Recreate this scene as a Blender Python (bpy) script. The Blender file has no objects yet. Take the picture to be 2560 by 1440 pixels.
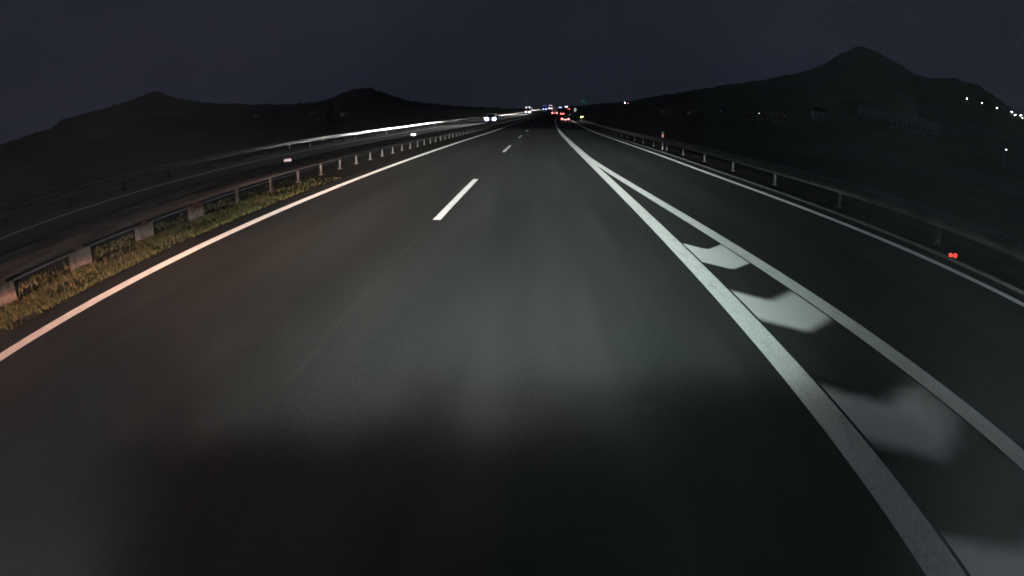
import bpy, bmesh, math, random
from mathutils import Vector, Matrix
R = math.radians
random.seed(11)
sc = bpy.context.scene
C = sc.collection

# ------------------------------------------------------------------ camera
cd = bpy.data.cameras.new('camera')
cam = bpy.data.objects.new('camera', cd)
C.objects.link(cam)
sc.camera = cam
cd.type = 'PANO'                       # wide dashboard camera: near-equidistant lens, about 114 degrees across
cd.panorama_type = 'FISHEYE_LENS_POLYNOMIAL'
cd.sensor_fit = 'HORIZONTAL'
cd.sensor_width = 36.0
cd.sensor_height = 20.25
cd.fisheye_fov = R(179)
cd.fisheye_polynomial_k0 = 0.0
cd.fisheye_polynomial_k1 = -0.052752
cd.fisheye_polynomial_k2 = 0.0
cd.fisheye_polynomial_k3 = -8.178e-6
cd.fisheye_polynomial_k4 = 0.0
cd.clip_start = 0.05
cd.clip_end = 20000
CAM_H = 1.854
cam.location = (0, 0, CAM_H)
cam.rotation_euler = (R(90) - 0.32043, 0.0, 0.046546)

# ------------------------------------------------------------------ night sky
w = bpy.data.worlds.new('World')
sc.world = w
w.use_nodes = True
nt = w.node_tree
bg = nt.nodes['Background']
sky = nt.nodes.new('ShaderNodeTexSky')
sky.sky_type = 'NISHITA'
sky.sun_disc = False
sky.sun_elevation = R(-4.0)
sky.sun_rotation = R(200)
sky.altitude = 200
tint = nt.nodes.new('ShaderNodeMix')
tint.data_type = 'RGBA'
tint.blend_type = 'ADD'
tint.inputs[0].default_value = 1.0
SKY_GLOW = (0.123, 0.141, 0.228, 1)        # light pollution under a thin overcast
tint.inputs[7].default_value = SKY_GLOW
nt.links.new(sky.outputs[0], tint.inputs[6])
tcw = nt.nodes.new('ShaderNodeTexCoord')
cl = nt.nodes.new('ShaderNodeTexNoise')            # thin uneven overcast
cl.inputs['Scale'].default_value = 2.6; cl.inputs['Detail'].default_value = 5
clm = nt.nodes.new('ShaderNodeMapRange')
clm.inputs[1].default_value = .3; clm.inputs[2].default_value = .7; clm.inputs[3].default_value = .88; clm.inputs[4].default_value = 1.12
cls = nt.nodes.new('ShaderNodeVectorMath'); cls.operation = 'SCALE'
nt.links.new(tcw.outputs['Generated'], cl.inputs['Vector'])
nt.links.new(cl.outputs['Fac'], clm.inputs[0])
nt.links.new(tint.outputs[2], cls.inputs[0]); nt.links.new(clm.outputs[0], cls.inputs['Scale'])
nt.links.new(cls.outputs[0], bg.inputs['Color'])
bg.inputs['Strength'].default_value = 0.1

sc.view_settings.view_transform = 'Standard'
sc.view_settings.look = 'None'
sc.view_settings.exposure = 0.0
sc.view_settings.gamma = 1.0
sc.view_settings.use_curve_mapping = False
sc.cycles.use_denoising = True
sc.cycles.max_bounces = 4
sc.cycles.diffuse_bounces = 2
sc.cycles.glossy_bounces = 2
sc.cycles.sample_clamp_indirect = 2.0
sc.cycles.caustics_reflective = False
sc.cycles.caustics_refractive = False
sc.cycles.filter_width = 1.7

# ------------------------------------------------------------------ the road's line: straight, then a gentle right-hand bend climbing away
K = 1.3e-4
def cx(y): return K * y * y if y > 0 else 0.0
SL = [(-100, 0), (50, 0), (80, .0105), (170, .0105), (300, .028), (480, .028), (540, .034), (700, .034), (800, 0), (5000, 0)]
def slope(y):
    for (a, s), (b, t) in zip(SL, SL[1:]):
        if a <= y <= b: return s + (t - s) * (y - a) / (b - a)
    return 0.0
ZT = [0.0]
for i in range(1200): ZT.append(ZT[-1] + slope(i + .5))
def zr(y):
    if y <= 0: return 0.0
    y = min(y, 1199.0); i = int(y)
    return ZT[i] + (ZT[i + 1] - ZT[i]) * (y - i)
def P(x, y, z=0.0): return Vector((x + cx(y), y, zr(y) + z))
def heading(y): return -math.atan(2 * K * max(y, 0))       # rotation about z of something facing +Y along the road
def shoulder(y):                                            # the slip road's right edge line
    if y >= 22: return 6.45
    if y >= 5: return 6.45 + .0042 * (22 - y) ** 2
    return 6.45 + .0042 * 289 + (5 - y) * .143
def ramp_left(y):                                           # the slip road's left edge line, closing on the main carriageway
    if y >= 24: return 2.12
    return 2.12 + .0255 * (24 - y) + .00155 * (24 - y) ** 2
def gore_r(y):
    return ramp_left(y)
def ysteps(a, b):
    ys = [a]; y = a
    while y < b:
        y += 1.0 if y < 40 else (3.0 if y < 150 else 8.0)
        ys.append(min(y, b))
    return ys

# ------------------------------------------------------------------ materials
def mat(name, col, rough=.8, spec=.3, metal=0.0, noise=None, tilt=None, bump=None, emit=None):
    m = bpy.data.materials.new(name)
    m.use_nodes = True
    n = m.node_tree.nodes; l = m.node_tree.links
    b = n['Principled BSDF']
    b.inputs['Base Color'].default_value = (*col, 1)
    b.inputs['Roughness'].default_value = rough
    b.inputs['Specular IOR Level'].default_value = spec
    b.inputs['Metallic'].default_value = metal
    geo = n.new('ShaderNodeNewGeometry')
    if noise:                                   # list of (scale vector, colour, low, high) layered over the base
        prev = None
        for sc_, c2, lo, hi in noise:
            mp = n.new('ShaderNodeVectorMath'); mp.operation = 'MULTIPLY'
            mp.inputs[1].default_value = sc_
            l.new(geo.outputs['Position'], mp.inputs[0])
            tx = n.new('ShaderNodeTexNoise'); tx.inputs['Scale'].default_value = 1.0
            tx.inputs['Detail'].default_value = 4.0
            l.new(mp.outputs[0], tx.inputs['Vector'])
            mr = n.new('ShaderNodeMapRange')
            mr.inputs[1].default_value = lo; mr.inputs[2].default_value = hi
            l.new(tx.outputs['Fac'], mr.inputs[0])
            mx = n.new('ShaderNodeMix'); mx.data_type = 'RGBA'
            l.new(mr.outputs[0], mx.inputs[0])
            if prev is None: mx.inputs[6].default_value = (*col, 1)
            else: l.new(prev, mx.inputs[6])
            mx.inputs[7].default_value = (*c2, 1)
            prev = mx.outputs[2]
        l.new(prev, b.inputs['Base Color'])
    nrm = None
    if tilt:                                    # glass beads / rough chippings: facets that face the traffic
        ad = n.new('ShaderNodeVectorMath'); ad.operation = 'ADD'
        ad.inputs[1].default_value = tilt
        l.new(geo.outputs['Normal'], ad.inputs[0])
        nz = n.new('ShaderNodeVectorMath'); nz.operation = 'NORMALIZE'
        l.new(ad.outputs[0], nz.inputs[0])
        nrm = nz.outputs[0]
    if bump:
        sc_, st = bump
        tx = n.new('ShaderNodeTexNoise'); tx.inputs['Scale'].default_value = sc_
        tx.inputs['Detail'].default_value = 3.0
        l.new(geo.outputs['Position'], tx.inputs['Vector'])
        bp = n.new('ShaderNodeBump'); bp.inputs['Strength'].default_value = st
        bp.inputs['Distance'].default_value = .02
        l.new(tx.outputs['Fac'], bp.inputs['Height'])
        if nrm: l.new(nrm, bp.inputs['Normal'])
        nrm = bp.outputs[0]
    if nrm: l.new(nrm, b.inputs['Normal'])
    if emit:
        b.inputs['Emission Color'].default_value = (*emit[0], 1)
        b.inputs['Emission Strength'].default_value = emit[1]
    return m

M = {}
def asphalt(name, tilt):
    m = mat(name, (.034, .037, .036), .75, .05, tilt=tilt,
            noise=[((2.2, .16, 1), (.046, .049, .047), .42, .72), ((.35, .05, 1), (.030, .033, .032), .45, .68),
                   ((48, 14, 1), (.047, .048, .046), .50, .75)])
    n = m.node_tree.nodes; l = m.node_tree.links
    b = n['Principled BSDF']
    # worn wheel tracks: polished, slightly darker bands running along the lanes
    base = b.inputs['Base Color'].links[0].from_socket
    geo = [q for q in n if q.type == 'NEW_GEOMETRY'][0]
    sp = n.new('ShaderNodeSeparateXYZ'); l.new(geo.outputs['Position'], sp.inputs[0])
    m1 = n.new('ShaderNodeMath'); m1.operation = 'MULTIPLY'; m1.inputs[1].default_value = 2 * math.pi / 1.9
    l.new(sp.outputs[0], m1.inputs[0])
    s1 = n.new('ShaderNodeMath'); s1.operation = 'SINE'; l.new(m1.outputs[0], s1.inputs[0])
    tn = n.new('ShaderNodeTexNoise'); tn.inputs['Scale'].default_value = 1; tn.inputs['Detail'].default_value = 2
    vm = n.new('ShaderNodeVectorMath'); vm.operation = 'MULTIPLY'; vm.inputs[1].default_value = (.8, .06, 1)
    l.new(geo.outputs['Position'], vm.inputs[0]); l.new(vm.outputs[0], tn.inputs['Vector'])
    m2 = n.new('ShaderNodeMath'); m2.operation = 'MULTIPLY'; l.new(s1.outputs[0], m2.inputs[0]); l.new(tn.outputs['Fac'], m2.inputs[1])
    mr = n.new('ShaderNodeMapRange'); mr.inputs[1].default_value = -.6; mr.inputs[2].default_value = .6
    mr.inputs[3].default_value = .91; mr.inputs[4].default_value = 1.06
    l.new(m2.outputs[0], mr.inputs[0])
    mx = n.new('ShaderNodeVectorMath'); mx.operation = 'SCALE'
    l.new(base, mx.inputs[0]); l.new(mr.outputs[0], mx.inputs['Scale'])
    l.new(mx.outputs[0], b.inputs['Base Color'])
    return m
M['asphalt'] = asphalt('asphalt', (0, -.07, 0))
M['asphalt_far'] = asphalt('asphalt_opposite', (0, .02, 0))
PN = [((9, 3, 1), (.36, .37, .36), .5, .8), ((70, 22, 1), (.34, .35, .34), .48, .7)]
M['paint'] = mat('road_paint', (.54, .55, .54), .7, .2, noise=PN, tilt=(0, -.30, 0), bump=(70, .25))
M['paint_bright'] = mat('bright_road_paint', (.80, .80, .78), .7, .2, noise=[((9, 3, 1), (.62, .62, .60), .5, .8)], tilt=(0, -.36, 0), bump=(70, .2))  # paler than the other line paint, so the edge lines stand out
M['paint_far'] = mat('road_paint_opposite', (.55, .55, .54), .7, .2, noise=PN, tilt=(0, .22, 0), bump=(70, .25))
M['gravel'] = mat('gravel_soil', (.05, .044, .036), .95, .05, noise=[((3, 1.5, 1), (.03, .034, .02), .45, .65), ((30, 30, 1), (.085, .078, .065), .5, .7)], bump=(25, .8))
M['earth'] = mat('field_and_wood', (.085, .09, .075), 1.0, 0.0, noise=[((.012, .012, .012), (.055, .065, .045), .42, .6), ((.09, .09, .09), (.10, .10, .08), .5, .72)])
M['steel'] = mat('galvanised_steel', (.115, .118, .115), .5, .4, .3, noise=[((3, .8, 6), (.06, .06, .057), .42, .7)])
M['post_steel'] = mat('weathered_post_steel', (.045, .045, .042), .8, .2, .1, noise=[((9, 9, 5), (.025, .023, .02), .4, .7)])
M['post'] = mat('pale_post', (.088, .070, .064), .9, .1, noise=[((9, 9, 9), (.036, .030, .027), .40, .7), ((3, 3, 14), (.045, .036, .03), .5, .7)])
M['kerb'] = mat('concrete_kerb', (.075, .075, .07), .9, .1, noise=[((6, 3, 6), (.045, .045, .04), .4, .7)], tilt=(0, -.08, 0))
M['white'] = mat('white_plastic', (.72, .72, .70), .5, .3)
M['black'] = mat('black_plastic', (.02, .02, .02), .5, .3)
M['reflector'] = mat('clear_reflector', (.92, .93, .95), .20, .5, 1.0)
M['red_refl'] = mat('red_marker', (.7, .06, .05), .3, .5, emit=((1.0, .07, .05), 1.0))  # reflectors glow by emission, in place of returned headlight
M['red_plate'] = mat('red_reflector', (.80, .16, .16), .34, .5, 1.0)
M['tyre'] = mat('tyre_rubber', (.02, .02, .02), .85, .2)
M['rim'] = mat('wheel_rim', (.35, .35, .36), .4, .5, .6)
M['glass'] = mat('dark_glass', (.012, .014, .016), .08, .5)
M['head'] = mat('headlamp', (.9, .9, .9), .3, .3, emit=((.66, .76, 1.0), 14))
M['head_warm'] = mat('headlamp_warm', (.9, .85, .8), .3, .3, emit=((1.0, .80, .86), 14))
M['head_blue'] = mat('headlamp_blue', (.85, .88, .95), .3, .3, emit=((.42, .47, 1.0), 6))
M['bowl_head'] = mat('headlamp_halo', (.7, .75, .9), .3, .4, emit=((.30, .42, 1.0), .45))  # tinted glow around the headlamps, standing in for lens bloom
M['bowl_head_warm'] = mat('headlamp_halo_warm', (.8, .7, .7), .3, .4, emit=((1.0, .42, .60), .45))  # pinkish glow around the headlamps, standing in for lens bloom
M['bowl_head_blue'] = mat('headlamp_halo_blue', (.6, .65, .95), .3, .4, emit=((.16, .18, 1.0), .7))  # bluish glow around the headlamps, standing in for lens bloom
M['marker_w'] = mat('roof_marker', (.9, .88, .85), .3, .3, emit=((1.0, .90, .95), 14))
M['marker_b'] = mat('roof_marker_blue', (.8, .82, .95), .3, .3, emit=((.25, .27, 1.0), 6))
M['tail'] = mat('tail_lamp', (.7, .03, .03), .3, .3, emit=((1.0, .10, .09), 20))
M['plate_lit'] = mat('number_plate_lit', (.8, .8, .75), .5, .3, emit=((1.0, .80, .66), 2.4))
M['yellow'] = mat('yellow_sign_face', (.90, .74, .28), .26, .5, 1.0)
M['green'] = mat('green_sign_face', (.12, .60, .54), .40, .4, .95)
M['signwhite'] = mat('white_sign_face', (.42, .44, .47), .6, .3)
M['signplate'] = mat('reflective_sign_plate', (.70, .73, .78), .32, .5, 1.0)
M['lamp'] = mat('street_lamp_light', (1, 1, 1), .5, .2, emit=((.93, .97, 1.0), 90))
M['lamp_warm'] = mat('street_lamp_warm', (1, 1, 1), .5, .2, emit=((1.0, .86, .62), 40))
M['lamp_red'] = mat('red_beacon', (1, .4, .4), .5, .2, emit=((1.0, .30, .30), 14))
M['lamp_dim'] = mat('dim_window', (.3, .28, .22), .5, .2, emit=((1.0, .78, .5), .10))
M['wall_pale'] = mat('rendered_wall', (.20, .19, .18), .9, .1)
M['roof'] = mat('roof_tiles', (.10, .085, .075), .9, .1)
M['roof_pale'] = mat('pale_sheet_roof', (.20, .195, .18), .8, .2)
M['pole'] = mat('painted_pole', (.2, .2, .2), .6, .3, .3)
def paintcol(name, c): 
    M[name] = mat(name, c, .35, .5)
    return M[name]
paintcol('car_dark', (.05, .05, .055)); paintcol('van_silver', (.34, .35, .37)); paintcol('cab_white', (.22, .22, .22)); paintcol('cab_blue', (.06, .10, .25))
paintcol('trailer_grey', (.30, .30, .31)); paintcol('cab_red', (.25, .04, .04))

# ------------------------------------------------------------------ object helpers
def link(name, me, m, parent=None):
    if m: me.materials.append(m)
    o = bpy.data.objects.new(name, me)
    C.objects.link(o)
    if parent: o.parent = parent
    return o
def struct(o): o['kind'] = 'structure'; return o
def stuff(o): o['kind'] = 'stuff'; return o
def tag(o, label, cat, group=None):
    o['label'] = label; o['category'] = cat
    if group: o['group'] = group
    return o
def thing(name, label, cat, loc=(0, 0, 0), rz=0.0, group=None):
    o = bpy.data.objects.new(name, None); C.objects.link(o)
    o.location = loc; o.rotation_euler = (0, 0, rz); o.empty_display_size = .3
    return tag(o, label, cat, group)
def mesh(name, vs, fs, smooth=False):
    me = bpy.data.meshes.new(name)
    me.from_pydata([tuple(v) for v in vs], [], fs)
    if smooth:
        for p in me.polygons: p.use_smooth = True
    me.update()
    return me
def bm_mesh(name, bm):
    bmesh.ops.recalc_face_normals(bm, faces=bm.faces)
    me = bpy.data.meshes.new(name); bm.to_mesh(me); bm.free(); return me
def bbox(bm, x0, x1, y0, y1, z0, z1, bevel=0.0):
    r = bmesh.ops.create_cube(bm, size=1.0)
    for v in r['verts']:
        v.co = Vector(((x0 + x1) / 2 + v.co.x * (x1 - x0), (y0 + y1) / 2 + v.co.y * (y1 - y0), (z0 + z1) / 2 + v.co.z * (z1 - z0)))
    if bevel:
        es = list({e for v in r['verts'] for e in v.link_edges})
        bmesh.ops.bevel(bm, geom=es, offset=bevel, segments=2, affect='EDGES', profile=.5)
def bcyl(bm, c, r, h, axis='z', n=12, r2=None):
    mt = Matrix.Translation(c)
    if axis == 'x': mt = mt @ Matrix.Rotation(math.pi / 2, 4, 'Y')
    if axis == 'y': mt = mt @ Matrix.Rotation(math.pi / 2, 4, 'X')
    bmesh.ops.create_cone(bm, cap_ends=True, segments=n, radius1=r, radius2=r if r2 is None else r2, depth=h, matrix=mt)
def box(name, m, parent, x0, x1, y0, y1, z0, z1, bevel=0.0):
    bm = bmesh.new(); bbox(bm, x0, x1, y0, y1, z0, z1, bevel)
    return link(name, bm_mesh(name, bm), m, parent)
def prism_x(name, m, parent, poly, x0, x1, x0t=None, ztop=None, bevel=0.0):
    """side outline (y, z) swept across x; points above ztop pulled in by x0t"""
    vs = []
    for sx in (x0, x1):
        for (y, z) in poly:
            x = sx
            if ztop is not None and z > ztop: x = sx - math.copysign(x0t, sx)
            vs.append((x, y, z))
    n = len(poly)
    fs = [tuple(range(n)), tuple(range(2 * n - 1, n - 1, -1))]
    for i in range(n):
        j = (i + 1) % n
        fs.append((i, i + n, j + n, j))
    bm = bmesh.new()
    bv = [bm.verts.new(v) for v in vs]
    for f in fs: bm.faces.new([bv[i] for i in f])
    if bevel: bmesh.ops.bevel(bm, geom=list(bm.edges), offset=bevel, segments=2, affect='EDGES', profile=.5)
    return link(name, bm_mesh(name, bm), m, parent)

# ------------------------------------------------------------------ ground sheet with the hills on it
PROF = [(-180, 2.6), (-120, 3.2), (-90, 3.2), (-70, 3.3), (-58.95, 3.54), (-52.75, 3.88), (-51.5, 4.45), (-47.2, 4.68), (-43.5, 5.11), (-41.6, 5.5), (-40.6, 5.6), (-39.6, 5.05), (-38.1, 4.41),
        (-35, 3.58), (-31.5, 3.06), (-26.4, 2.42), (-23, 2.45), (-22, 2.60), (-20.4, 3.19), (-19, 3.58), (-17.6, 3.58), (-16.1, 2.91), (-14, 2.02), (-11.9, 1.59), (-8.1, 1.12),
        (-4, .85), (0, .8), (4, 1.15), (9.1, 1.84), (15, 3.2), (19.3, 4.28), (23.6, 5.33), (28.4, 6.72), (30.6, 7.82), (32.4, 9.1), (34.2, 10.02),
        (35.2, 10.15), (36.2, 9.98), (38.2, 9.25), (40.9, 8.14), (42.7, 8.06), (45.5, 8.45), (48.3, 8.2), (50.6, 7.27), (52.1, 6.6), (53.5, 6.26), (58, 5.4), (70, 4.5), (100, 3.6), (140, 3.0), (180, 2.6)]
def prof(a):
    for (p, s), (q, t) in zip(PROF, PROF[1:]):
        if p <= a <= q:
            return s + (t - s) * (a - p) / (q - p)
    return 2.6
RP = 1700.0
def hill(x, y):
    r = math.hypot(x, y); a = math.degrees(math.atan2(x, y))
    H = RP * math.tan(R(prof(a))) + CAM_H
    t = r / RP
    if t <= 1: s = t ** 1.75
    else: s = max(0.0, 1 - (t - 1) * .55)
    bumpy = math.sin(x * .021 + 1.3) * math.sin(y * .017) * 2.2 * min(1, r / 700)
    return H * s - 3.0 * (1 - min(1, t * 3)) + bumpy * (t < .92)
def sstep(a, b, v):
    t = min(1, max(0, (v - a) / (b - a))); return t * t * (3 - 2 * t)
def ground_z(x, y):
    d = x - cx(min(max(y, 0), 900))
    side = max(d - 9.6, -21.6 - d, 0)
    zb = zr(min(max(y, 0), 900)) - .10 - min(2.6, side * .28)
    wgt = max(sstep(18, 170, side), sstep(820, 1050, y))
    if y < -60: wgt = max(wgt, sstep(-60, -300, y))
    return zb * (1 - wgt) + hill(x, y) * wgt
vs = []; fs = []
NA = 560
rings = [0, 3, 6, 9, 12, 16, 20, 25, 31, 38, 46, 56, 68, 82, 98, 116, 138, 162, 190, 222, 258, 300, 345, 395, 450, 510, 580, 660, 750, 850, 960, 1080, 1200, 1330, 1460, 1580, 1660, 1700, 1740, 1850, 2100, 2600, 3400, 5000, 8000]
vs.append((0, 0, -.12))
def az_of(j):                              # finer ahead than behind
    u = j / NA * 2 - 1
    return math.copysign((abs(u) * 75) if abs(u) < .85 else 63.75 + (abs(u) - .85) / .15 * 116.25, u)
AZ = [az_of(j) for j in range(NA)]
for r in rings[1:]:
    for j in range(NA):
        a = R(AZ[j]); x = r * math.sin(a); y = r * math.cos(a)
        j_r = random.uniform(-1, 1)
        vs.append((x, y, ground_z(x, y) + (j_r * (3.6 if r > 1600 else .4) if r > 300 else 0)))
for j in range(NA): fs.append((0, 1 + (j + 1) % NA, 1 + j))
for i in range(len(rings) - 2):
    a0 = 1 + i * NA; b0 = a0 + NA
    for j in range(NA):
        k = (j + 1) % NA
        fs.append((a0 + j, a0 + k, b0 + k, b0 + j))
struct(link('ground', mesh('ground', vs, [tuple(reversed(f)) for f in fs], True), M['earth']))

# ------------------------------------------------------------------ carriageways
def strip(name, m, xl, xr, y0, y1, z=0.0, parent=None, nx=1, step=None):
    ys = ysteps(y0, y1)
    fl = xl if callable(xl) else (lambda y: xl)
    fr = xr if callable(xr) else (lambda y: xr)
    vs = []; fs = []
    for y in ys:
        a = fl(y); b = fr(y)
        for i in range(nx + 1): vs.append(P(a + (b - a) * i / nx, y, z))
    q = nx + 1
    for i in range(len(ys) - 1):
        for j in range(nx):
            fs.append((i * q + j, i * q + j + 1, (i + 1) * q + j + 1, (i + 1) * q + j))
    return link(name, mesh(name, vs, fs, True), m, parent)
YEND = 840
road = struct(strip('road', M['asphalt'], -6.35, lambda y: shoulder(y) + .70, -40, YEND, 0, nx=4))
road2 = struct(strip('oncoming_road', M['asphalt_far'], -19.1, -9.0, -40, YEND, 0, nx=3))
struct(strip('median_strip', M['gravel'], -9.0, -6.35, -40, YEND, -.012, nx=2))
struct(strip('verge', M['gravel'], lambda y: shoulder(y) + .82, lambda y: shoulder(y) + 3.0, -40, YEND, -.015, nx=2))
struct(strip('verge', M['gravel'], -21.4, -19.1, -40, YEND, -.02, nx=2))

# the low concrete gutter beside the slip road
def profile_strip(name, m, prof_xz, xoff, y0, y1, parent=None, closed=False, ys=None):
    ys = ys or ysteps(y0, y1)
    f = xoff if callable(xoff) else (lambda y: xoff)
    n = len(prof_xz); vs = []; fs = []
    for y in ys:
        for (x, z) in prof_xz: vs.append(P(f(y) + x, y, z))
    for i in range(len(ys) - 1):
        for j in range(n if closed else n - 1):
            k = (j + 1) % n
            fs.append((i * n + j, (i + 1) * n + j, (i + 1) * n + k, i * n + k))
    if closed: fs += [tuple(range(n)), tuple(range((len(ys) - 1) * n + n - 1, (len(ys) - 1) * n - 1, -1))]
    return link(name, mesh(name, vs, fs), m, parent)
struct(profile_strip('kerb', M['kerb'], [(.70, -.05), (.70, .045), (.715, .06), (.80, .06), (.82, .045), (.82, -.05)], shoulder, -20, 500))

# painted lines, each its own sheet on the asphalt
strip('edge_line', M['paint_bright'], -5.885, -5.635, -30, YEND, .004, road)
strip('gore_line', M['paint'], 1.965, 2.225, -30, 230, .004, road)
strip('gore_line', M['paint'], lambda y: max(ramp_left(y), 2.228), lambda y: ramp_left(y) + .25, -30, 24, .004, road)
strip('gore_line', M['paint'], 2.228, lambda y: 2.36 - max(0, y - 24) * .0012, 24, 100, .004, road)
strip('edge_line', M['paint_bright'], lambda y: shoulder(y) - .125, lambda y: shoulder(y) + .125, -30, YEND, .004, road)
y = 9.4 - 36
while y < 330:
    strip('lane_dash', M['paint'], -1.885, -1.735, y, y + 6.2, .004, road)
    y += 18
strip('edge_line', M['paint_far'], -17.33, -17.1, -30, YEND, .004, road2)
strip('edge_line', M['paint_far'], -9.55, -9.35, -30, YEND, .004, road2)
y = 15.0 - 36
while y < 330:
    strip('lane_dash', M['paint_far'], -13.33, -13.18, y, y + 6, .004, road2)
    y += 18

# chevrons in the gore: worn V-shaped bars, ends faded in the colour as motion smear
def smeared_paint():
    m = bpy.data.materials.new('smeared_chevron_paint'); m.use_nodes = True
    n = m.node_tree.nodes; l = m.node_tree.links
    b = n['Principled BSDF']; b.inputs['Roughness'].default_value = .75; b.inputs['Specular IOR Level'].default_value = .2
    at = n.new('ShaderNodeAttribute'); at.attribute_name = 'smear_fade'
    geo = n.new('ShaderNodeNewGeometry')
    tx = n.new('ShaderNodeTexNoise'); tx.inputs['Scale'].default_value = 5.0; tx.inputs['Detail'].default_value = 6
    l.new(geo.outputs['Position'], tx.inputs['Vector'])
    mr = n.new('ShaderNodeMath'); mr.operation = 'MULTIPLY_ADD'; mr.inputs[1].default_value = .24; mr.inputs[2].default_value = -.12
    l.new(tx.outputs['Fac'], mr.inputs[0])
    ad = n.new('ShaderNodeMath'); ad.operation = 'ADD'; ad.use_clamp = True
    l.new(at.outputs['Fac'], ad.inputs[0]); l.new(mr.outputs[0], ad.inputs[1])
    cr = n.new('ShaderNodeMapRange'); cr.interpolation_type = 'SMOOTHSTEP'
    cr.inputs[1].default_value = .08; cr.inputs[2].default_value = .98
    l.new(ad.outputs[0], cr.inputs[0])
    mx = n.new('ShaderNodeMix'); mx.data_type = 'RGBA'
    mx.inputs[6].default_value = (.035, .036, .035, 1); mx.inputs[7].default_value = (.66, .67, .66, 1)
    l.new(cr.outputs[0], mx.inputs[0]); l.new(mx.outputs[2], b.inputs['Base Color'])
    a2 = n.new('ShaderNodeVectorMath'); a2.operation = 'ADD'; a2.inputs[1].default_value = (0, -.14, 0)
    l.new(geo.outputs['Normal'], a2.inputs[0])
    nz = n.new('ShaderNodeVectorMath'); nz.operation = 'NORMALIZE'; l.new(a2.outputs[0], nz.inputs[0])
    l.new(nz.outputs[0], b.inputs['Normal'])
    return m
M['chevron'] = smeared_paint()
def chevron(yc, soft, level):
    nx, ny = 10, 14
    vs = []; fs = []; wr = []
    y_top, y_bot = yc + .72, yc - .42
    for i in range(ny + 1):
        v = i / ny
        for j in range(nx + 1):
            u = j / nx
            y = y_bot + (y_top - y_bot) * v
            yy = y + abs(u - .45) * .75 * (1 if u < .45 else .85)
            xa = 2.255; xb = max(ramp_left(yy) - .03, 2.3)
            vs.append(P(xa + (xb - xa) * u, yy, .004))
            e = min(v, 1 - v) * 2
            wr.append(min(1.0, e / soft) * (1 - .5 * max(0, u - .6) / .4 * (1 if soft > .5 else 0)) * level)
    for i in range(ny):
        for j in range(nx):
            a = i * (nx + 1) + j
            fs.append((a, a + 1, a + nx + 2, a + nx + 1))
    me = mesh('chevron', vs, fs, True)
    at = me.attributes.new('smear_fade', 'FLOAT', 'POINT')
    at.data.foreach_set('value', wr)
    return link('chevron', me, M['chevron'], road)
for yc, s, lv in ((6.85, .10, .95), (4.65, .42, .95), (2.35, .60, .92), (.5, .5, 1.0)):
    chevron(yc, s, lv)

# a rough construction joint along the lane line
strip('joint', M['kerb'], -1.865, -1.82, -5, 9.3, .0025, road).data.materials[0] = mat('joint_sealant', (.046, .047, .046), .8, .05, noise=[((30, 1.5, 1), (.036, .038, .037), .42, .6)], tilt=(0, -.07, 0))

# ------------------------------------------------------------------ crash barriers
def w_beam(side):                       # closed W section, face towards +x*side
    pts = [(0, .75), (.035, .745), (.075, .70), (.075, .665), (.02, .61), (.02, .545), (.075, .49), (.075, .455), (.035, .41), (0, .405)]
    back = [(p[0] - .012, p[1]) for p in reversed(pts)]
    ring = [(x * side, z) for x, z in pts + [(pts[-1][0] - .012, pts[-1][1])] + back[1:-1] + [(pts[0][0] - .012, pts[0][1])]]
    return ring
def guardrail(label, xoff, y0, y1, sides, pspace, post_fn, near=100, seg=4.0, poff=0.0, post2=None, y2=1e9):
    f = xoff if callable(xoff) else (lambda y: xoff)
    t = thing('guardrail', label, 'guardrail', P(f(max(y0, 0)), max(y0, 0)))
    inv = Vector(t.location)
    def place(o):
        for v in o.data.vertices: v.co -= inv
    y = y0
    while y < near:
        for s in sides:
            o = profile_strip('rail_beam', M['steel'], w_beam(s), lambda q: f(q) + s * .09, y, y + seg - .015, t, True, [y, y + seg / 2, y + seg - .015])
            place(o)
        y += seg
    for s in sides:
        o = profile_strip('rail_beam', M['steel'], w_beam(s), lambda q: f(q) + s * .09, y, y1, t, True)
        place(o)
    y = y0 + poff; me = post_fn(); me2 = post2() if post2 else me
    far = bmesh.new()
    while y < y1:
        p = P(f(y), y)
        if y < near:
            o = bpy.data.objects.new('post', me if y < y2 else me2); C.objects.link(o); o.parent = t
            o.location = p - inv
        else:
            a = p - inv
            bbox(far, a.x - .05, a.x + .05, a.y - .05, a.y + .05, a.z - .05, a.z + .7)
        y += pspace
    stuff(link('post', bm_mesh('post', far), M['steel'], t))
    return t
def slim_post():
    bm = bmesh.new()
    bbox(bm, -.03, .03, -.05, .05, -.1, .72)
    bbox(bm, -.09, .09, -.03, .03, .50, .62)
    bbox(bm, -.08, .08, -.09, .09, -.06, .035, .01)
    me = bm_mesh('post', bm); me.materials.append(M['post_steel']); return me
def broad_post():
    bm = bmesh.new()
    bbox(bm, -.06, .06, -.27, .27, -.1, .35, .015)
    bbox(bm, -.035, .035, -.10, .10, .345, .72)
    bbox(bm, -.08, .08, -.05, .05, .52, .63)
    me = bm_mesh('post', bm); me.materials.append(M['post']); return me
g_med = guardrail('steel crash barrier along the grassy median, nearest posts broad and pale', -7.85, -3.65, 600, (1, -1), 2.0, broad_post, post2=slim_post, y2=11.5)
g_right = guardrail('steel crash barrier on slim posts right of the slip road', lambda y: shoulder(y) + 1.75, .6, 130, (-1,), 4.2, slim_post)
g_far = guardrail('steel crash barrier on the far left, lit by oncoming headlights', -20.0, -4, YEND, (1,), 4.0, slim_post)
g_r2 = guardrail('distant steel crash barrier on the right of the climbing bend', 8.25, 200, YEND, (-1,), 8.0, slim_post, near=201)

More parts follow.
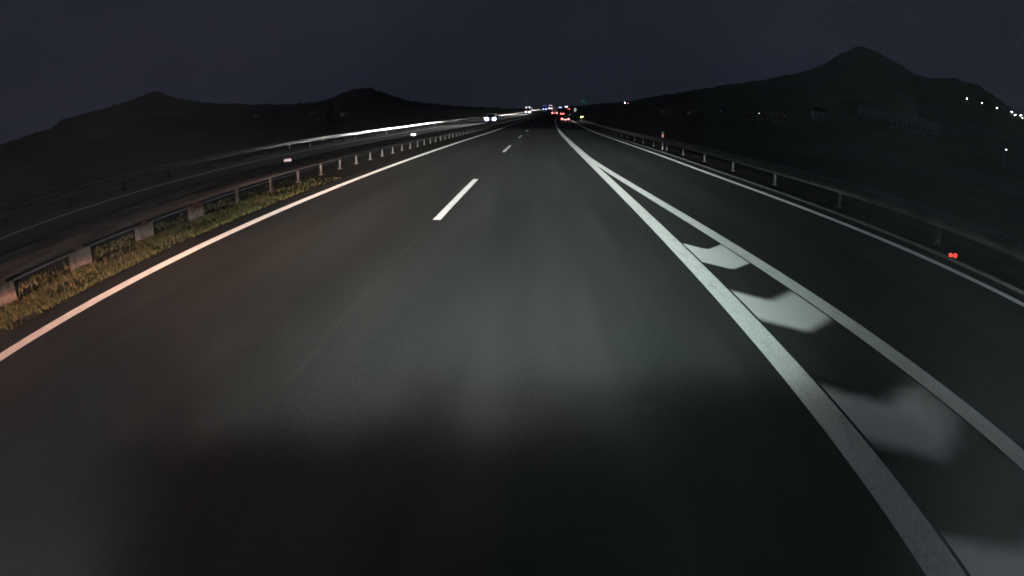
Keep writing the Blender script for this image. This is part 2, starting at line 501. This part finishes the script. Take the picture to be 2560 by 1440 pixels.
# ------------------------------------------------------------------ median grass
def grass_patch(name, label, n, x0, x1, y0, y1, hmin, hmax):
    vs = []; fs = []
    for i in range(n):
        y = random.uniform(y0, y1)
        if y > 11 and random.random() < min(.93, (y - 11) / 4): continue
        edge = random.random() ** .8
        x = x0 + (x1 - x0) * edge
        if math.sin(x * 5.1 + y * 1.7) + math.sin(y * 2.9 - x * 2) < -.35 and random.random() < .8: continue
        h = random.uniform(hmin, hmax) * (1.25 if random.random() < .12 else 1)
        a = random.uniform(0, math.tau); b = random.uniform(0, math.tau); ln = h * random.uniform(.2, .9)
        wv = Vector((math.cos(a), math.sin(a), 0)) * random.uniform(.006, .014)
        p = P(x, y, -.02)
        tip = p + Vector((math.cos(b) * ln, math.sin(b) * ln, h))
        mid = p + Vector((math.cos(b) * ln * .3, math.sin(b) * ln * .3, h * .62))
        k = len(vs)
        vs += [p - wv, p + wv, mid + wv * .7, mid - wv * .7, tip]
        fs += [(k, k + 1, k + 2, k + 3), (k + 3, k + 2, k + 4)]
    o = link(name, mesh(name, vs, fs), M['grass'])
    stuff(o); tag(o, label, 'grass')
    return o
def grass_mat():
    m = bpy.data.materials.new('grass_blades'); m.use_nodes = True
    n = m.node_tree.nodes; l = m.node_tree.links; b = n['Principled BSDF']
    b.inputs['Roughness'].default_value = .7; b.inputs['Specular IOR Level'].default_value = .2
    geo = n.new('ShaderNodeNewGeometry'); cr = n.new('ShaderNodeValToRGB')
    e = cr.color_ramp.elements
    e[0].position = 0; e[0].color = (.016, .030, .008, 1); e[1].position = 1; e[1].color = (.085, .055, .024, 1)
    for p_, c_ in ((.35, (.026, .038, .010, 1)), (.6, (.048, .044, .015, 1)), (.8, (.066, .052, .02, 1))):
        q = e.new(p_); q.color = c_
    l.new(geo.outputs['Random Per Island'], cr.inputs[0]); l.new(cr.outputs[0], b.inputs['Base Color'])
    return m
M['grass'] = grass_mat()
grass_patch('grass', 'short green and straw grass between the left edge line and the barrier', 34000, -6.5, -7.75, 1.0, 17, .02, .10)
grass_patch('grass', 'rough grass under and behind the median barrier', 4500, -7.75, -8.9, 1.0, 17, .03, .10)

# ------------------------------------------------------------------ small roadside fittings
for (yy, lab) in ((15.6, 'white reflector on the median barrier, the nearer one'), (33.2, 'white reflector on the median barrier, the farther one')):
    t = thing('reflector_marker', lab, 'reflector', P(-7.85, yy, .72), math.atan2(7.45, yy + .1), 'reflectors on the median barrier')
    box('bracket', M['steel'], t, -.015, .015, -.01, .01, -.05, .06)
    box('reflector_face', M['reflector'], t, -.13, .13, -.012, .012, .045, .14, .006)
t = thing('delineator_post', 'white roadside marker post with a red reflector at the right barrier', 'marker post', P(shoulder(34) + 1.42, 34.0, 0), -math.atan2(8.0, 34.0))
box('post_body', M['black'], t, -.05, .05, -.035, .035, -.05, .80, .01)
box('post_head', M['white'], t, -.075, .075, -.05, .05, .795, 1.18, .015)
box('reflector', M['red_plate'], t, -.055, .055, -.062, -.05, .84, 1.0, .004)
t = thing('marker_stud', 'low kerb marker with two round glowing red reflectors on the right', 'marker', P(shoulder(7.7) + .86, 7.7, 0))
box('bracket', M['black'], t, -.17, .17, .02, .05, -.06, .13, .01)
for sx in (-.078, .078):
    bm = bmesh.new(); bcyl(bm, (sx, 0, .09), .046, .05, 'y', 16, .040)
    link('red_lens', bm_mesh('red_lens', bm), M['red_refl'], t)

# ------------------------------------------------------------------ signs
def sign(name, label, x, y, zc, sw, sh, face, legs=1, rz=0.0):
    t = thing(name, label, 'sign', P(x, y), heading(y) + rz)
    box('sign_panel', face, t, -sw / 2, sw / 2, -.03, .03, zc - sh / 2, zc + sh / 2, .02)
    xs = [0] if legs == 1 else [-sw * .32, sw * .32]
    for q in xs:
        bm = bmesh.new(); bcyl(bm, (q, .09, (zc + sh / 2 - .1 - 1.5) / 2), .06, zc + sh / 2 - .1 + 1.5, 'z', 8)
        link('post', bm_mesh('post', bm), M['pole'], t)
    return t
t = sign('road_sign', 'upright white rectangular sign beside the bend', 9.2, 263, 2.9, 1.15, 1.9, M['signplate'], rz=-math.atan2(17.6, 263) - heading(263))
t = sign('road_sign', 'low yellow plate at the start of the right barrier', 9.15, 144, 1.15, .95, .36, M['yellow'], rz=-math.atan2(11.5, 144) - heading(144))
t = sign('direction_sign', 'large dark green direction sign high above the far bend', 12.2, 427, 7.6, 4.0, 2.9, M['green'], 2)
bm = bmesh.new()
for a in range(7):
    th = R(150 - a * 22); th2 = R(150 - (a + 1) * 22)
    q = [(math.cos(th) * .95 + .1, math.sin(th) * .75), (math.cos(th2) * .95 + .1, math.sin(th2) * .75), (math.cos(th2) * 1.25 + .1, math.sin(th2) * 1.0), (math.cos(th) * 1.25 + .1, math.sin(th) * 1.0)]
    bm.faces.new([bm.verts.new((u, -.034, 7.5 + v)) for u, v in q])
link('arrow_marking', bm_mesh('arrow_marking', bm), M['signwhite'], t)
# pale end piece of the right barrier
t = thing('barrier_end', 'pale concrete block at the far end of the right barrier', 'barrier', P(8.35, 118))
prism_x('block', M['wall_pale'], t, [(-1.2, -.1), (1.2, -.1), (1.2, .75), (.2, .75), (-1.2, .35)], -.55, .45)

# ------------------------------------------------------------------ lamps' beams
def beam(name, loc, color, power, rtab, atab, hgt, rz=0.0, parent=None, patch=0.0, rmax=100.0, radius=.05, seed=0.0, far=None):
    """one headlamp: light spread set by distance along the road (rtab) and azimuth in degrees (atab)"""
    l = bpy.data.lights.new(name, 'SPOT')
    l.energy = power; l.color = color; l.spot_size = R(175); l.spot_blend = .1; l.shadow_soft_size = radius
    l.use_nodes = True
    n = l.node_tree.nodes; k = l.node_tree.links; em = n['Emission']
    tc = n.new('ShaderNodeTexCoord'); sp = n.new('ShaderNodeSeparateXYZ'); k.new(tc.outputs['Normal'], sp.inputs[0])
    def mth(op, a, b=None):
        q = n.new('ShaderNodeMath'); q.operation = op
        for i, s in enumerate((a, b)):
            if s is None: continue
            if isinstance(s, (int, float)): q.inputs[i].default_value = s
            else: k.new(s, q.inputs[i])
        return q.outputs[0]
    nx, ny, nz = sp.outputs
    fz = mth('MULTIPLY', nz, -1.0)
    hor = mth('SQRT', mth('ADD', mth('MULTIPLY', nx, nx), mth('MULTIPLY', nz, nz)))
    dn = mth('MAXIMUM', mth('MULTIPLY', ny, -1.0), hgt / rmax * .9)
    rr = mth('MULTIPLY', mth('DIVIDE', hor, dn), hgt)
    az = mth('MULTIPLY', mth('ARCTAN2', nx, fz), 180 / math.pi)
    if patch:
        tx = n.new('ShaderNodeTexNoise'); tx.noise_dimensions = '3D'; tx.inputs['Scale'].default_value = 1; tx.inputs['Detail'].default_value = 2
        cb = n.new('ShaderNodeCombineXYZ')
        k.new(mth('MULTIPLY', az, .055), cb.inputs[0]); k.new(mth('MULTIPLY', mth('LOGARITHM', rr, math.e), 1.5), cb.inputs[1]); cb.inputs[2].default_value = seed
        k.new(cb.outputs[0], tx.inputs['Vector'])
        dev = mth('MULTIPLY', mth('SUBTRACT', tx.outputs['Fac'], .5), patch)
        rr = mth('MULTIPLY', rr, mth('POWER', math.e, dev))
    q = mth('DIVIDE', mth('LOGARITHM', mth('DIVIDE', rr, .4), math.e), math.log(rmax / .4))
    def ramp(fac, tab):
        cr = n.new('ShaderNodeValToRGB'); e = cr.color_ramp.elements
        while len(e) > 1: e.remove(e[-1])
        e[0].position = tab[0][0]; e[0].color = (tab[0][1],) * 3 + (1,)
        for p_, v_ in tab[1:]:
            z = e.new(p_); z.color = (v_, v_, v_, 1)
        k.new(fac, cr.inputs[0]); return cr.outputs[0]
    TILT = .12
    lum = [(r_, E_ * r_ * r_ / (hgt / math.hypot(r_, hgt) + TILT)) for r_, E_ in rtab]
    mxv = max(v for _, v in lum)
    # the ramp stores the square root for precision, squared afterwards
    s1 = ramp(q, [(min(1, max(0, math.log(r_ / .4) / math.log(rmax / .4))), math.sqrt(v / mxv)) for r_, v in lum])
    s1 = mth('MULTIPLY', s1, s1)
    s2 = ramp(mth('DIVIDE', mth('ADD', az, 90.0), 180.0), [((a_ + 90) / 180, v_) for a_, v_ in atab])
    tot = mth('MULTIPLY', s1, s2)
    if far:                                   # low beams narrow with distance: (start, end, azimuth table) per stage
        for r0, r1, tab in far:
            mr = n.new('ShaderNodeMapRange'); mr.interpolation_type = 'SMOOTHSTEP'
            mr.inputs[1].default_value = r0; mr.inputs[2].default_value = r1
            k.new(rr, mr.inputs[0])
            g = ramp(mth('DIVIDE', mth('ADD', az, 90.0), 180.0), [((a_ + 90) / 180, v_) for a_, v_ in tab])
            # 1 + f * (g - 1)
            tot = mth('MULTIPLY', tot, mth('ADD', mth('MULTIPLY', mr.outputs[0], mth('SUBTRACT', g, 1.0)), 1.0))
    k.new(mth('MULTIPLY', tot, mxv), em.inputs['Strength'])
    o = bpy.data.objects.new(name, l); C.objects.link(o)
    o.location = loc; o.rotation_euler = (R(90), 0, rz)
    if parent: o.parent = parent
    return o

NEAR = [(.5, .12), (1.2, .14), (1.9, .13), (2.6, .15), (2.95, .42), (3.25, 1.05), (4.2, 1.2), (6, 1.02), (8.5, .76), (12, .64), (20, .64), (35, .54), (60, .34), (85, .13), (100, .010)]
FAR = [(9, 22, [(-90, .006), (-40, .008), (-31, .03), (-24, .25), (-16, .9), (0, 1), (15, .9), (26, .5), (36, .10), (90, .03)]),
       (24, 60, [(-90, .004), (-25, .01), (-16, .05), (-10, .4), (-5, .9), (0, 1), (3, .9), (6, .45), (9, .2), (13, .08), (18, .04), (26, .012), (90, .004)])]
GAIN = 43.0
beam('headlamp_beam', (.78, -.2, .70), (.79, 1.0, .93), GAIN, [(r_ * (1.22 if r_ < 4 else 1.12 if r_ < 5 else 1), e_) for r_, e_ in NEAR],
     [(-90, .03), (-60, .03), (-38, .22), (-24, .70), (-10, 1.0), (2, 1.0), (9, .76), (16, .44), (22, .27), (29, .10), (36, .05), (48, .07), (60, .18), (90, .6)], .70, patch=.36, seed=1.3, far=FAR)
beam('headlamp_beam', (-.78, -.2, .70), (1.0, .92, .89), GAIN, NEAR,
     [(-90, .06), (-70, .05), (-50, .05), (-32, .24), (-16, .72), (-4, 1.0), (8, .92), (17, .45), (24, .15), (32, .05), (45, .03), (90, .03)], .70, patch=.36, seed=2.4, far=FAR)
CORNER_FAR = [(8.5, 13, [(-90, .008), (-40, .012), (-30, .05), (-23, .35), (-17, 1), (90, 1)]), FAR[1]]
CORNER = [(.5, .08), (1.5, .10), (2.5, .10), (4, .26), (6, .85), (9, 1.1), (12, 1.05), (16, .9), (24, .5), (40, .25), (80, .03), (100, .003)]
beam('corner_lamp_beam', (-1.05, -.2, .75), (1.0, .49, .33), GAIN * .8, CORNER,
     [(-90, .5), (-75, .8), (-55, .9), (-35, 1.0), (-20, 1.0), (-10, .65), (-3, .15), (5, .02), (20, 0), (90, 0)], .75, patch=.5, seed=8.0, far=CORNER_FAR)

# ------------------------------------------------------------------ vehicles (front faces +Y in their own space)
def wheel(parent, x, y, r, wd):
    bm = bmesh.new(); bcyl(bm, (0, 0, 0), r, wd, 'x', 20)
    o = link('wheel', bm_mesh('wheel', bm), M['tyre'], parent); o.location = (x, y, r)
    bm = bmesh.new(); bcyl(bm, (0, 0, 0), r * .6, wd + .02, 'x', 14)
    link('rim', bm_mesh('rim', bm), M['rim'], o)
def disc(name, m, parent, x, y, z, r, sq=1.0):
    bm = bmesh.new(); bcyl(bm, (0, 0, 0), r, .05, 'y', 16)
    for v in bm.verts: v.co.x *= sq
    o = link(name, bm_mesh(name, bm), m, parent); o.location = (x, y, z); return o
def headlight(m, parent, x, y, z, r, sq):
    h = disc('headlight', M[m], parent, x, y, z, r, sq)
    b = disc('halo_disc', M['bowl_' + m], h, 0, -.03, 0, r * 1.5, sq)  # wider glowing disc added behind the lamp as its halo
    return h
SB = [(1, .02), (3, .2), (6, .8), (12, 1), (25, .75), (50, .55), (62, .45), (76, .05), (95, .004), (120, .001)]
SA = [(-90, 0), (-40, .002), (-12, .006), (-4, .015), (-1, .25), (1, .30), (5, .5), (9, 1), (20, .8), (35, .25), (60, .05), (90, 0)]
def car(label, x, y, away, body, group=None, hl='head', power=1.0, van=False, lamp=.11):
    t = thing('van' if van else 'car', label, 'van' if van else 'car', P(x, y), heading(y) + (0 if away else math.pi), group)
    if van:
        pts = [(-2.45, .35), (2.4, .35), (2.45, .75), (2.3, 1.02), (1.75, 1.15), (1.05, 1.92), (.8, 1.97), (-2.3, 1.97), (-2.45, 1.8)]
        prism_x('body', body, t, pts, -.92, .92, .13, 1.2, .05); hw = .92; L2 = 2.45; hz = .75; hx = .76
        prism_x('windscreen', M['glass'], t, [(1.78, 1.17), (1.10, 1.86), (1.06, 1.84), (1.70, 1.15)], -.74, .74)
        box('rear_window', M['glass'], t, -.6, .6, -2.47, -2.43, 1.2, 1.75)
    else:
        pts = [(-2.1, .30), (2.1, .30), (2.15, .60), (1.95, .80), (.95, .93), (.25, 1.40), (-.9, 1.45), (-1.7, 1.05), (-2.1, .98), (-2.17, .65)]
        prism_x('body', body, t, pts, -.88, .88, .17, 1.0, .05); hw = .88; L2 = 2.13; hz = .66; hx = .66
        prism_x('windscreen', M['glass'], t, [(.93, .96), (.30, 1.37), (.26, 1.35), (.86, .94)], -.62, .62)
        prism_x('rear_window', M['glass'], t, [(-1.70, 1.09), (-.97, 1.44), (-1.03, 1.46), (-1.76, 1.11)], -.6, .6)
    for sx in (-1, 1):
        for yy in (-1.3, 1.35): wheel(t, sx * (hw - .08), yy, .32, .2)
        box('mirror', M['black'], t, sx * hw if sx > 0 else -hw - .14, hw + .14 if sx > 0 else -hw, .75, .9, 1.0, 1.14, .02)
        if away: box('tail_light', M['tail'], t, sx * .64 - .21, sx * .64 + .21, -L2 - .06, -L2 + .02, .79, .96, .02)
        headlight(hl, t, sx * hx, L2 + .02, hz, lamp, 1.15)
    box('bumper', M['black'], t, -hw + .03, hw - .03, -L2 - .09, -L2 - .02, .32, .50, .02)
    if away: box('number_plate', M['plate_lit'], t, -.27, .27, -L2 - .075, -L2 - .045, .66, .77, .01)
    o = beam('vehicle_beam', (0, L2 + .15, hz), (1, .97, .95), GAIN * .15 * power, SB, SA, hz, 0, t, rmax=120, radius=.1)
    return t
def truck(label, x, y, away, cabm, group=None, hl='head_warm', mk='marker_w', power=1.0, roof=True, lamp=.17):
    t = thing('truck', label, 'truck', P(x, y), heading(y) + (0 if away else math.pi), group)
    prism_x('cab', cabm, t, [(.2, .45), (2.4, .45), (2.45, 1.3), (2.3, 2.6), (1.9, 3.35), (.5, 3.5), (.2, 3.4)], -1.22, 1.22, .08, 2.7, .05)
    prism_x('windscreen', M['glass'], t, [(2.44, 1.75), (2.33, 2.6), (2.25, 2.6), (2.36, 1.75)], -1.05, 1.05)
    box('grille', M['black'], t, -.8, .8, 2.42, 2.47, .8, 1.55, .01)
    box('bumper', M['black'], t, -1.2, 1.2, 2.3, 2.52, .35, .72, .03)
    box('trailer', M['trailer_grey'], t, -1.27, 1.27, -12.2, -.15, 1.15, 3.95, .03)
    box('chassis', M['black'], t, -.45, .45, -12.0, 2.2, .75, 1.13)
    for sx in (-1, 1):
        for yy in (1.5, -2.0, -8.6, -9.9, -11.2): wheel(t, sx * 1.05, yy, .5, .32)
        box('mirror', M['black'], t, sx * 1.25 if sx > 0 else -1.5, 1.5 if sx > 0 else -1.25, 2.1, 2.3, 1.8, 2.5, .02)
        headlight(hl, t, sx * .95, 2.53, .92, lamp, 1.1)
        if roof and not away: disc('marker_light', M[mk], t, sx * .82, 2.0, 3.42, .13)
        if away: disc('tail_light', M['tail'], t, sx * 1.05, -12.25, .95, .24)
    if away: box('number_plate', M['plate_lit'], t, -.3, .3, -12.25, -12.2, .82, .94, .01)
    beam('vehicle_beam', (0, 2.75, .95), (1, .95, .93), GAIN * .14 * power, SB, SA, .95, 0, t, rmax=120, radius=.1)
    return t
car('oncoming van with dazzling white headlights, nearest on the opposite carriageway', -11.2, 113.5, False, M['van_silver'], 'oncoming vehicles', 'head', 5.0, True, .30)
truck('oncoming truck with pinkish headlights and two roof lights behind the van', -15.2, 283, False, M['cab_white'], 'oncoming vehicles', 'head_warm', 'marker_w', 14.0, lamp=.28)
truck('oncoming truck with bluish headlights and blue roof lights', -15.2, 400, False, M['cab_blue'], 'oncoming vehicles', 'head_blue', 'marker_b', 4.0, lamp=.32)
truck('oncoming truck following close behind the bluish truck', -15.2, 450, False, M['cab_red'], 'oncoming vehicles', 'head_warm', 'marker_w', 2.0, lamp=.28)
car('small pair of bluish oncoming headlights right of the far trucks', -15.2, 541, False, M['car_dark'], 'oncoming vehicles', 'head_blue', 1.0, True, .36)
car('farthest pair of white oncoming headlights near the crest', -15.2, 604, False, M['van_silver'], 'oncoming vehicles', 'head', 1.0, True, .36)
car('dark car with bright red tail lights in the merging lane, nearest ahead', 4.15, 115, True, M['car_dark'], 'vehicles ahead', power=4.0)
truck('truck ahead with two wide-set red tail lights in the own lane', -.2, 262, True, M['cab_white'], 'vehicles ahead', 'head', power=.8)
car('car with red tail lights right beside the truck ahead', 3.2, 253, True, M['van_silver'], 'vehicles ahead', power=.8, van=True)
car('farthest pair of red tail lights ahead, below the crest', .1, 445, True, M['car_dark'], 'vehicles ahead', power=1.5)

# ------------------------------------------------------------------ village lamps and buildings on the slopes
def on_slope(az, el, lift):
    """first point along a bearing where the ground reaches the elevation angle"""
    r = 250.0; a = R(az)
    while r < 1690:
        x, y = r * math.sin(a), r * math.cos(a)
        if (ground_z(x, y) + lift - CAM_H) / r >= math.tan(R(el)): break
        r += 4
    return Vector((r * math.sin(a), r * math.cos(a), ground_z(r * math.sin(a), r * math.cos(a)) - .5)), r
def street_lamp(az, el, m, label, s=1.0, group='street lamps on the slopes'):
    p, r = on_slope(az, el, 8.0)
    t = thing('street_lamp', label, 'street lamp', p, 0, group)
    bm = bmesh.new(); bcyl(bm, (0, 0, 4.1), .10, 8.4, 'z', 8, .06); bbox(bm, -.05, .05, -1.0, 0, 8.1, 8.25)
    link('pole', bm_mesh('pole', bm), M['pole'], t)
    k = s * r / 1400.0
    bm = bmesh.new(); bmesh.ops.create_uvsphere(bm, u_segments=10, v_segments=6, radius=.62 * k)
    for v in bm.verts: v.co.z *= .8
    o = link('lamp_head', bm_mesh('lamp_head', bm), M[m], t); o.location = (0, -1.0, 8.2)
    return t
for az, el, m, lab, s in (
    (46.73, 6.68, 'lamp', 'white street lamp highest on the right hillside, leftmost of the row', 1.05),
    (48.47, 6.56, 'lamp', 'white street lamp second from left in the right hillside row', 1.15),
    (50.26, 6.41, 'lamp', 'white street lamp third from left in the right hillside row', 1.15),
    (52.05, 6.36, 'lamp', 'brightest street lamp of the cluster at the right picture edge', 1.9),
    (52.40, 6.13, 'lamp', 'small street lamp just below the brightest one at the right edge', 1.2),
    (53.10, 6.22, 'lamp', 'street lamp at the extreme right edge, upper one', 1.3),
    (53.30, 6.02, 'lamp_warm', 'street lamp at the extreme right edge, lower one', 1.2),
    (51.34, 1.44, 'lamp', 'lone white lamp in the dark field low on the right', .8),
    (19.31, 1.63, 'lamp', 'white lamp in the valley, left of three in a row', .36),
    (23.45, 1.80, 'lamp', 'white lamp in the valley, middle of three in a row', .42),
    (26.24, 1.91, 'lamp_warm', 'yellowish lamp in the valley, right of three in a row', .36),
    (9.18, 1.74, 'lamp', 'white lamp on the ridge right of the green sign', .9),
    (9.52, 1.72, 'lamp_red', 'red lamp on the ridge beside the white one', .8)):
    street_lamp(az, el, m, lab, s)
def house(az, el, label, w_, d_, h_, rot, lit=False, roof='roof', wall='wall_pale', name='house'):
    p, r = on_slope(az, el, 1.0)
    t = thing(name, label, 'building', p, -R(az) + rot, 'buildings on the slopes')
    box('wall', M[wall], t, -w_ / 2, w_ / 2, -d_ / 2, d_ / 2, -1.5, h_)
    rf = d_ * .36
    bm = bmesh.new(); ov = .4
    v = [bm.verts.new(q) for q in ((-w_ / 2 - ov, -d_ / 2 - ov, h_ - .05), (w_ / 2 + ov, -d_ / 2 - ov, h_ - .05), (w_ / 2 + ov, d_ / 2 + ov, h_ - .05), (-w_ / 2 - ov, d_ / 2 + ov, h_ - .05), (-w_ / 2 - ov, 0, h_ + rf), (w_ / 2 + ov, 0, h_ + rf))]
    for f in ((0, 1, 5, 4), (2, 3, 4, 5), (0, 4, 3), (1, 2, 5), (3, 2, 1, 0)): bm.faces.new([v[i] for i in f])
    link('roof', bm_mesh('roof', bm), M[roof], t)
    nwin = max(2, int(w_ / 3.2))
    for i in range(nwin):
        xx = -w_ / 2 + (i + .5) * w_ / nwin
        box('window', M['lamp_dim'] if (lit and i == 0) else M['glass'], t, xx - .55, xx + .55, -d_ / 2 - .03, -d_ / 2 + .02, h_ * .35, h_ * .35 + 1.3)
    return t
house(13.56, .98, 'small house with a dim orange window left in the valley', 11, 8, 4.2, .1, True)
house(16.32, 1.05, 'dim pale house in the valley below the ridge', 9, 8, 4.0, -.2, True)
house(23.6, 1.22, 'long low pale building under the middle valley lamp', 30, 9, 3.0, .05)
house(26.4, 1.38, 'low building under the yellowish valley lamp', 16, 8, 3.0, -.1)
house(30.2, 2.35, 'small pale house in the valley left of the long sheds', 12, 9, 4.0, .15)
house(33.5, 3.2, 'narrow tall pale building on the hill slope', 7, 7, 7.0, .2)
house(38.2, 2.55, 'long pale sheet-roofed shed in the valley, left one', 46, 14, 4.0, .05, False, 'roof_pale', 'wall_pale', 'shed')
house(40.6, 2.68, 'long pale sheet-roofed shed in the valley, right one', 48, 14, 4.0, .05, False, 'roof_pale', 'wall_pale', 'shed')
house(-29.85, 1.6, 'faint pale house on the left slope, leftmost of three', 9, 8, 4.0, .2, True)
house(-23.6, 1.28, 'faint pale house on the left slope, middle of three', 9, 8, 4.0, -.2, True)
house(-19.55, .85, 'faint long house on the left slope, rightmost of three', 18, 8, 3.5, 0, True)

# ------------------------------------------------------------------ thin night haze over the whole valley
bm = bmesh.new(); bbox(bm, -8600, 8600, -8600, 8600, -60, 420)
hz = link('haze', bm_mesh('haze', bm), None); stuff(hz)
hm = bpy.data.materials.new('haze_air'); hm.use_nodes = True
hn = hm.node_tree.nodes; hn.remove(hn['Principled BSDF'])
pv = hn.new('ShaderNodeVolumePrincipled')
pv.inputs['Color'].default_value = (.9, .92, 1.0, 1); pv.inputs['Density'].default_value = 4e-5; pv.inputs['Anisotropy'].default_value = .3
hm.node_tree.links.new(pv.outputs[0], hn['Material Output'].inputs['Volume'])
hz.data.materials.append(hm)
